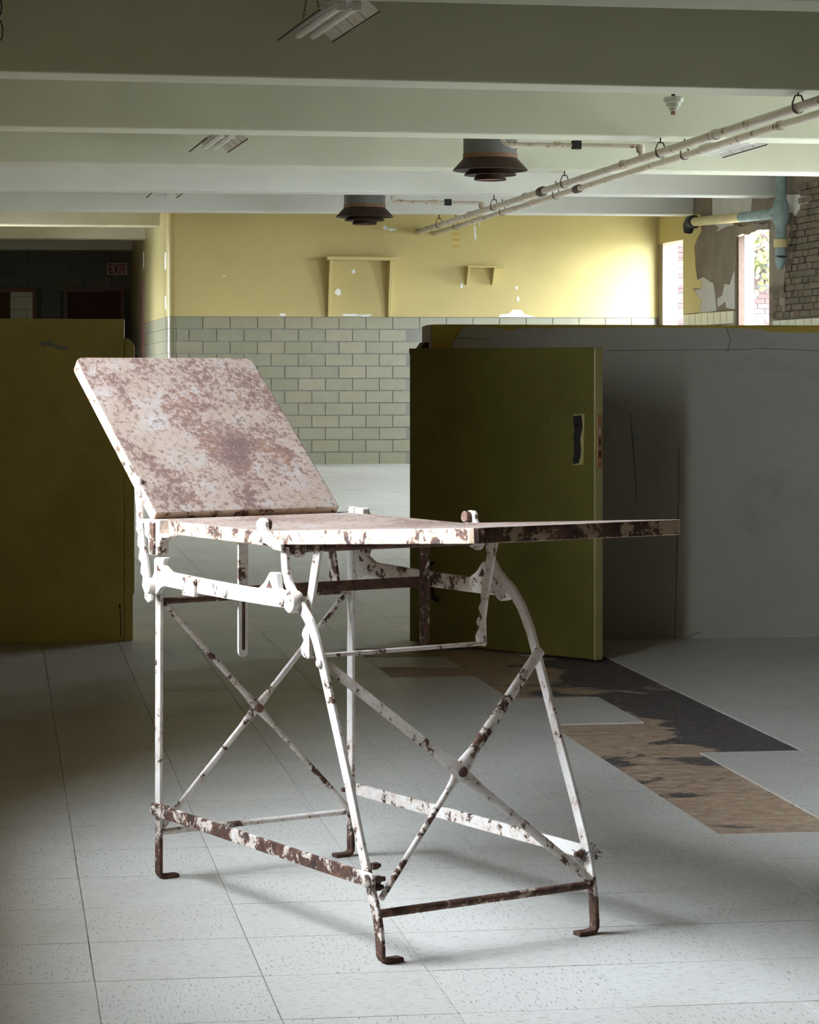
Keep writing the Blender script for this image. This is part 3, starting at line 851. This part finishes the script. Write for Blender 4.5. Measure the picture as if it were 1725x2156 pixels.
obj('cross_rod', MB().tube([(.003, 0, .596), (.003, TW, .596)], .0068, 12), 'metal_dark', tbl, smooth=True)
# foot end braces
fc = (.796, .241, .319); nr = (.92, 0, .39)
brace((.682, .002, .534), (fc[0] + .004, fc[1], fc[2]), (.898, .478, .103), (.023, .009), (.020, .010), 'metal_mid', nr)
b3 = brace((.728, .482, .534), (fc[0] - .003, fc[1], fc[2]), (.882, .006, .118), (.022, .009), (.0125, .011), 'metal_mid', nr)
obj('rivet', MB().lathe([(.011, 0), (.010, .004), (.004, .007)], (fc[0] + .009, fc[1], fc[2] + .002), 12, axis='x'), 'metal_brown', b3)
bolt(tbl, .680, -.0045, .532, .009)
obj('cross_rod', MB().tube([(.882, 0, .090), (.893, TW, .094)], .0082, 12), 'metal_dark', tbl, smooth=True)

# cast side arms with horns and bosses
arm = [(.008, .610), (-.008, .617), (-.010, .629), (.004, .646), (.015, .660), (.015, .689), (.026, .694), (.068, .694), (.060, .687), (.056, .678), (.084, .665), (.20, .662), (.311, .660), (.393, .659), (.462, .659),
       (.489, .673), (.511, .695), (.537, .696), (.545, .664), (.586, .660), (.598, .653), (.598, .640), (.569, .629), (.526, .628), (.416, .628), (.325, .628), (.226, .629), (.144, .631), (.062, .633), (.046, .628), (.030, .615)]
for vv, sg, mt in ((-.012, 1, 'metal'), (TW + .012, -1, 'metal_mid')):
    a_ = obj('side_arm', MB().prism(arm, -.007, .007, side(vv)), mt, tbl, bevel=.003)
    for hole in ([(.030, .678), (.033, .664), (.050, .665)], [(.500, .664), (.512, .680), (.524, .664)]):
        obj('gusset_recess', MB().prism(hole, -.0076, .0076, side(vv)), 'metal_brown', a_)
    obj('boss', MB().prism(round_rect(.157, .211, .622, .660, .004), -.008, .004, side(vv - .006 * sg)), 'metal_mid', a_, bevel=.002)
    obj('pivot_boss', MB().lathe([(.020, -.012), (.022, -.009), (.022, .009), (.020, .012)], (.588, vv + .004 * sg, .642), 18, axis='y'), 'metal_mid', a_, smooth=True)
    bolt(a_, .330, vv - .007 * sg, .643, .011); bolt(a_, .561, vv - .007 * sg, .643, .010)
    obj('hook_knob', MB().lathe([(.006, -.020), (.016, -.016), (.018, 0), (.016, .016), (.006, .020)], (.006, vv - .004 * sg, .630), 16, axis='y'), mt, a_, smooth=True)
# slotted straps hanging under the seat and the flat bar behind them
for vv in (.022, .466):
    s_ = obj('slotted_strap', MB().prism(round_rect(.0, .023, .508, .745, [.002, .002, .0112, .0112]), -.003, .003, lambda a, b, t: (.332 + t, vv - .0115 + a, b)), 'metal' if vv < .2 else 'metal_rust', tbl, bevel=.0012)
    obj('slot', MB().prism(round_rect(.0080, .0150, .522, .655, .003), -.0036, .0036, lambda a, b, t: (.332 + t, vv - .0115 + a, b)), 'metal_brown', s_)
obj('cross_bar', MB().box(.320, .327, -.004, TW + .004, .630, .652), 'metal_brown', tbl, bevel=.0015)
# hinge rod under the leg rest with collars
hr = obj('hinge_rod', MB().tube([(.541, -.004, .742), (.546, TW + .004, .742)], .0088, 12), 'metal_dark', tbl, smooth=True)
for y in (.028, .455):
    obj('collar', MB().lathe([(.010, -.016), (.014, -.014), (.014, -.002), (.020, 0), (.020, .008), (.016, .011)], (.541, y, .742), 18, axis='y'), 'metal_mid', hr, smooth=True)
# notched U-shaped leg rest support
bail = obj('leg_rest_support', MB().sweep([(.572, .036, .5315), (.572, .448, .5335)], (0, 0, 1), (.020, .0065)), 'metal_mid', tbl, bevel=.001)
nl = [(.600, .751), (.626, .751), (.588, .623), (.580, .583), (.582, .534), (.578, .528), (.562, .529), (.552, .534), (.548, .547), (.560, .563), (.552, .573), (.556, .582), (.566, .594), (.560, .606), (.570, .618), (.568, .634)]
for vv, mt in ((.034, 'metal'), (.450, 'metal_mid')):
    obj('support_arm', MB().prism(nl, -.0035, .0035, side(vv)), mt, bail, bevel=.001)
# notched backrest support behind the head end
rat = [(-.105, .86), (-.091, .79), (-.089, .759), (-.092, .745), (-.081, .735), (-.087, .712), (-.074, .704), (-.080, .682), (-.067, .674), (-.071, .652), (-.059, .645), (-.063, .624), (-.053, .616), (-.050, .598), (-.034, .590), (-.018, .597), (-.024, .617), (-.031, .645), (-.041, .683), (-.052, .718), (-.058, .748), (-.064, .791), (-.078, .86)]
for k, vv in enumerate((-.004, .47)):
    r_ = obj('backrest_ratchet', MB().prism(rat if k == 0 else [(a, min(b, .745)) for a, b in rat[2:-2]], -.0035, .0035, side(vv)), 'metal' if k == 0 else 'metal_rust', tbl, bevel=.001)
# backrest hinge brackets
brk = [(-.060, .770), (.050, .774), (.050, .744), (.094, .743), (.094, .738), (.060, .735), (.050, .724), (.050, .700), (.024, .695), (.000, .698), (-.003, .731), (-.019, .737), (-.022, .762), (-.060, .762)]
for vv in (-.012, TW + .012):
    o = obj('hinge_bracket', MB().prism(brk, -.012, .012, side(vv)), 'metal_mid', tbl, bevel=.003)
    obj('bracket_rib', MB().box(.014, .034, vv - .018, vv + .018, .700, .768), 'metal_rust', o, bevel=.003)
obj('hinge_block', MB().box(-.004, .020, TW - .006, TW + .014, .760, .786).box(.024, .058, TW - .004, TW + .016, .760, .784), 'metal_mid', tbl, bevel=.003)
# raised hinge clips between seat and leg rest
clip = [(.452, .783), (.454, .792), (.466, .799), (.482, .799), (.490, .792), (.489, .783), (.496, .774), (.520, .760), (.548, .752), (.552, .738), (.520, .740), (.488, .750), (.450, .750), (.449, .767), (.456, .773)]
for vv, sg in ((-.011, 1), (TW + .006, -1)):
    o = obj('hinge_clip', MB().prism(clip, -.0045, .0045, side(vv)), 'metal_mid', tbl, bevel=.0015)
    obj('clip_lobe', MB().lathe([(.010, -.008), (.012, -.006), (.012, .006), (.010, .008)], (.469, vv + .010 * sg, .786), 14, axis='y'), 'metal_rust', o, smooth=True)
    bolt(o, .471, vv - .0045 * sg, .757, .006)
# tangle of dust caught on the far foot joint
m = MB()
for _ in range(220):
    c = Vector((random.gauss(.874, .006), random.gauss(TW + .004, .007), random.gauss(.149, .005)))
    pts = [c]
    for k in range(3): pts.append(pts[-1] + Vector((random.gauss(0, .004), random.gauss(0, .004), random.gauss(-.001, .003))))
    m.tube(pts, random.uniform(.0004, .0009), 4)
obj('dust_tangle', m, 'dust', tbl, 'stuff')

# ================================================================== CEILING FITTINGS
def fluorescent():
    t = thing('fluorescent_light', '', 'light fixture')
    L = .61
    obj('spine', MB().box(-.055, .055, -L, L, .055, .10), 'reflector', t, bevel=.004)
    for s_ in (-1, 1):
        n = 6; arc = []
        for k in range(n + 1):
            q = k / n
            arc.append((s_ * (.05 + .11 * q), .075 - .075 * q ** 1.6))
        o2 = [(a, b + .004) for a, b in arc]
        wing = obj('reflector_wing', MB().prism(arc + o2[::-1], -L, L, lambda a, b, tt: (a, tt, b)), 'reflector', t, smooth=True)
        obj('rim', MB().box(s_ * .16 - .004, s_ * .16 + .004, -L, L, -.004, .006), 'iron_brown', wing)
        for yy in (-.3, 0, .3):
            rb = [(a, b - .002) for a, b in arc]; rt = [(a, b + .001) for a, b in arc]
            obj('seam', MB().prism(rb + rt[::-1], yy - .003, yy + .003, lambda a, b, tt: (a, tt, b)), 'iron_brown', wing)
        obj('tube', MB().tube([(s_ * .042, -.565, .028), (s_ * .042, .60, .028)], .0185, 14), 'tube', t, smooth=True)
        obj('socket', MB().box(s_ * .042 - .024, s_ * .042 + .024, -.60, -.578, .004, .056), 'reflector', t, bevel=.004)
    for yy in (-.42, .42):
        m = MB()
        for sx in (-1, 1):
            a, b = Vector((sx * .05, yy, .10)), Vector((sx * .012, yy, SLAB_Z - 2.985))
            n = 10
            for k in range(n):
                p, q = a.lerp(b, k / n), a.lerp(b, (k + 1.15) / n)
                off = Vector((.006, 0, 0)) if k % 2 else Vector((0, .006, 0))
                m.tube([p, p.lerp(q, .25) + off, p.lerp(q, .75) + off, q], .002, 5)
                m.tube([p, p.lerp(q, .25) - off, p.lerp(q, .75) - off, q], .002, 5)
        obj('chain', m, 'iron_brown', t)
    return t
fx = fluorescent()
spots = [(1.785, 13.50, 4.0, 'twin tube fluorescent light on chains nearest the camera'),
         (1.73, 19.75, 2.0, 'twin tube fluorescent light behind the second ceiling beam on the left'),
         (1.72, 25.75, 1.0, 'farthest fluorescent light on the left showing only its tube ends'),
         (5.93, 19.75, 0.0, 'white fluorescent light half hidden behind the ceiling pipes on the right')]
for k, (x, y, rz, lb) in enumerate(spots):
    o = fx if k == 0 else copy_tree(fx)
    drop = (0.0, 0.095, 0.06, 0.09)[k]
    o.location = (x, y, 2.985 - drop); o.rotation_euler = (0, 0, math.radians(rz))
    for ch in o.children:
        if ch.name.startswith('chain'): ch.scale.z = (SLAB_Z - 2.985 + drop) / (SLAB_Z - 2.985)
    tag(o, lb, 'light fixture', 'fluorescent lights under the ceiling')

def diffuser():
    t = thing('ceiling_diffuser', '', 'air vent')
    obj('neck', MB().lathe([(.215, .12), (.215, .75)], (0, 0, 0), 40), 'duct', t, smooth=True)
    obj('neck_band', MB().lathe([(.219, .095), (.219, .13)], (0, 0, 0), 40), 'diffuser_rim', t, smooth=True)
    for (r0, z0, r1, z1) in [(.212, .10, .303, 0.0), (.15, .03, .212, -.038), (.10, -.012, .132, -.076)]:
        c = obj('cone', MB().lathe([(r0, z0), (r1, z1), (r1 - .008, z1 - .003), (r0 - .01, z0 - .01)], (0, 0, 0), 40), 'diffuser', t, smooth=True)
    obj('cap', MB().lathe([(.02, -.03), (.122, -.070)], (0, 0, 0), 40), 'diffuser_rim', t, smooth=True)
    return t
df = diffuser()
for k, (x, y, lb) in enumerate([(3.885, 19.4, 'dark stepped round air diffuser hanging nearer the camera'), (3.772, 25.5, 'smaller looking dark round air diffuser in front of the yellow wall')]):
    o = df if k == 0 else copy_tree(df)
    o.location = (x, y, 2.685); tag(o, lb, 'air vent', 'round ceiling diffusers')

def pipe_run(name, x, y0, y1, z, r, label, hang, coup, dark):
    t = thing(name, label, 'pipe', (x, y0, z), 0, 'twin pipes under the beams')
    obj('pipe_length', MB().tube([(0, 0, 0), (0, y1 - y0, 0)], r, 16), 'pipe', t, smooth=True)
    for y in coup: obj('coupling', MB().lathe([(r * 1.25, -.035), (r * 1.35, -.02), (r * 1.35, .02), (r * 1.25, .035)], (0, y - y0, 0), 16, axis='y'), 'pipe', t, smooth=True)
    for y in dark: obj('coupling', MB().lathe([(r * 1.3, -.09), (r * 1.45, -.07), (r * 1.45, .07), (r * 1.3, .09)], (0, y - y0, 0), 16, axis='y'), 'iron_brown', t, smooth=True)
    for y in hang:
        q = r + .006
        loop = [(q * math.cos(a), y - y0, q * math.sin(a)) for a in [math.pi * k / 8 + math.pi for k in range(9)]]
        path = [(-q * .5, y - y0, .075)] + [(-q, y - y0, .03)] + loop + [(q, y - y0, .03), (q * .5, y - y0, .075)]
        hg = obj('hanger', MB().sweep(path, (0, 1, 0), (.004, .022)), 'iron_brown', t)
        obj('hanger_rod', MB().tube([(0, y - y0, .07), (0, y - y0, 2.80 - z)], .006, 8).box(-q * .5, q * .5, y - y0 - .012, y - y0 + .012, .07, .077), 'iron_brown', hg)
    return t
pipe_run('ceiling_pipe', 4.794, 11.0, 28.2, 2.682, .030, 'thicker upper pipe with flaking paint running under the beams', [14.45, 17.6, 20.7, 23.75, 26.8], [16.2, 18.7, 22.3, 25.0, 27.6], [21.6])
pipe_run('ceiling_pipe', 4.99, 11.0, 28.2, 2.668, .025, 'thinner lower pipe with flaking paint beside the upper pipe', [14.5, 17.65, 21.9, 24.3, 26.85], [15.4, 18.2, 22.9, 25.8], [21.05])
for (xa, xb, y, z, lb) in [(3.73, 4.79, 18.15, 2.78, 'thin branch pipe running from the near diffuser to the ceiling pipes'), (3.88, 4.79, 24.35, 2.765, 'thin branch pipe with a valve beside the far diffuser')]:
    t = thing('branch_pipe', lb, 'pipe', (xa, y, z), 0, 'branch pipes under the beams')
    obj('pipe_length', MB().tube([(0, 0, .10), (0, 0, .03), (.02, 0, .006), (.05, 0, 0), (xb - xa - .03, 0, 0), (xb - xa, 0, -.02), (xb - xa, 0, 2.70 - z)], .017, 12), 'pipe', t, smooth=True)
    for dx in (.08, .42): obj('coupling', MB().lathe([(.022, -.03), (.026, -.015), (.026, .015), (.022, .03)], (dx, 0, 0), 12, axis='x'), 'pipe', t, smooth=True)
    obj('valve', MB().box(.53, .60, -.025, .025, -.03, .035), 'black', t, bevel=.005)
    obj('elbow', MB().lathe([(.03, -.03), (.034, 0), (.03, .03)], (xb - xa, 0, -.02), 12), 'pipe', t, smooth=True)
t = thing('lamp_holder', 'chipped white porcelain lamp holder below the nearest beam', 'lamp holder', (4.21, 15.15, 2.70))
obj('body', MB().lathe([(.02, .025), (.028, .03), (.030, .045), (.042, .05), (.046, .075), (.058, .08), (.064, .105), (.05, .115)], (0, 0, 0), 20), 'porcelain', t, smooth=True)
obj('bulb_stub', MB().lathe([(.012, .0), (.017, .006), (.017, .03)], (0, 0, 0), 14), 'pink', t, smooth=True)
obj('stem', MB().tube([(0, 0, .11), (0, 0, SLAB_Z - 2.705)], .012, 8), 'iron_brown', t)
t = thing('wall_conduit', 'short thin vertical pipe dropping from the ceiling before the yellow wall', 'pipe', (5.36, 27.45, 2.72))
obj('pipe_length', MB().tube([(0, 0, 0), (0, 0, .55)], .013, 10), 'pipe', t)
obj('collar', MB().lathe([(.02, 0), (.024, .02), (.02, .04)], (0, 0, 0), 12), 'pipe_yellow', t)
x, z = wallpt(996, 490)
patch(wb, 'patch_white', [(x - .012, z + .09), (x + .01, z + .09), (x + .02, z - .05), (x + .008, z - .09), (x - .006, z - .03)])
t = thing('hanging_cable', 'dark looped cable end hanging at the left edge of the ceiling', 'cable', (-0.02, 13.0, 2.75))
obj('loop', MB().tube([(.0, 0, .57), (.01, 0, .34), (.02, 0, .29), (.03, 0, .24), (.025, 0, .20), (.005, 0, .18), (.025, 0, .16), (.035, 0, .12), (.03, 0, .07), (.0, 0, .05)], .004, 6), 'black', t)

# ================================================================== BACK WALL SHELVES
t = thing('wall_shelf', 'wide yellow shelf on two tall side boards against the yellow wall', 'shelf', (4.11, YB, 1.70))
obj('board', MB().box(-.41, .41, -.26, 0, .643, .685), 'yellow', t, bevel=.006)
for a, b in ((-.375, -.340), (.325, .365)):
    obj('side_board', MB().prism([(0, 0), (-.06, 0), (-.10, .25), (-.22, .643), (0, .643)], a, b, lambda p, q, tt: (tt, p, q)), 'yellow', t, bevel=.004)
t = thing('wall_shelf', 'narrow yellow shelf on two small brackets right of the wide shelf', 'shelf', (5.56, YB, 2.075))
obj('board', MB().box(-.215, .225, -.20, 0, .195, .216), 'yellow', t, bevel=.004)
for a in (-.19, .113):
    obj('bracket', MB().prism([(0, 0), (-.03, 0), (-.16, .195), (0, .195)], a - .012, a + .012, lambda p, q, tt: (tt, p, q)), 'yellow', t, bevel=.003)

# ================================================================== PIPES ON THE RIGHT WALL
t = thing('drain_pipe', 'yellow and blue drain pipe crossing the bare wall above the window', 'pipe', (XR - .15, 26.2, 2.705))
obj('yellow_length', MB().tube([(0, 0, 0), (0, -1.75, -.055)], .05, 18), 'pipe_yellow', t, smooth=True)
obj('blue_length', MB().tube([(0, -1.75, -.055), (0, -2.88, -.092)], .05, 18), 'pipe_blue', t, smooth=True)
obj('broken_elbow', MB().tube([(0, -.05, 0), (0, .12, .01), (.0, .20, -.03), (.0, .23, -.10)], [.062, .066, .066, .05], 14).lathe([(.07, -.03), (.075, 0), (.07, .03)], (0, -.02, 0), 16, axis='y'), 'black', t, smooth=True)
t = thing('stack_pipe', 'vertical blue soil pipe with a flanged joint beside the bare brick', 'pipe', (XR - .13, 23.22, 2.08))
obj('pipe_length', MB().tube([(0, 0, .12), (0, 0, SLAB_Z - 2.085)], .055, 18), 'pipe_blue', t, smooth=True)
obj('joint', MB().tube([(0, 0, .42), (0, 0, .47), (0, 0, .60), (0, 0, .66)], [.06, .082, .082, .06], 18).lathe([(.03, 0), (.045, .01), (.045, .05)], (-.07, .0, .53), 12), 'pipe_blue', t, smooth=True)
obj('clamp', MB().lathe([(.066, .20), (.07, .21), (.07, .27), (.066, .28)], (0, 0, 0), 18), 'pipe_yellow', t, smooth=True)
obj('broken_end', MB().tube([(0, 0, .12), (0, .03, .06), (.01, .06, 0)], [.055, .05, .03], 14), 'pipe_blue', t, smooth=True)
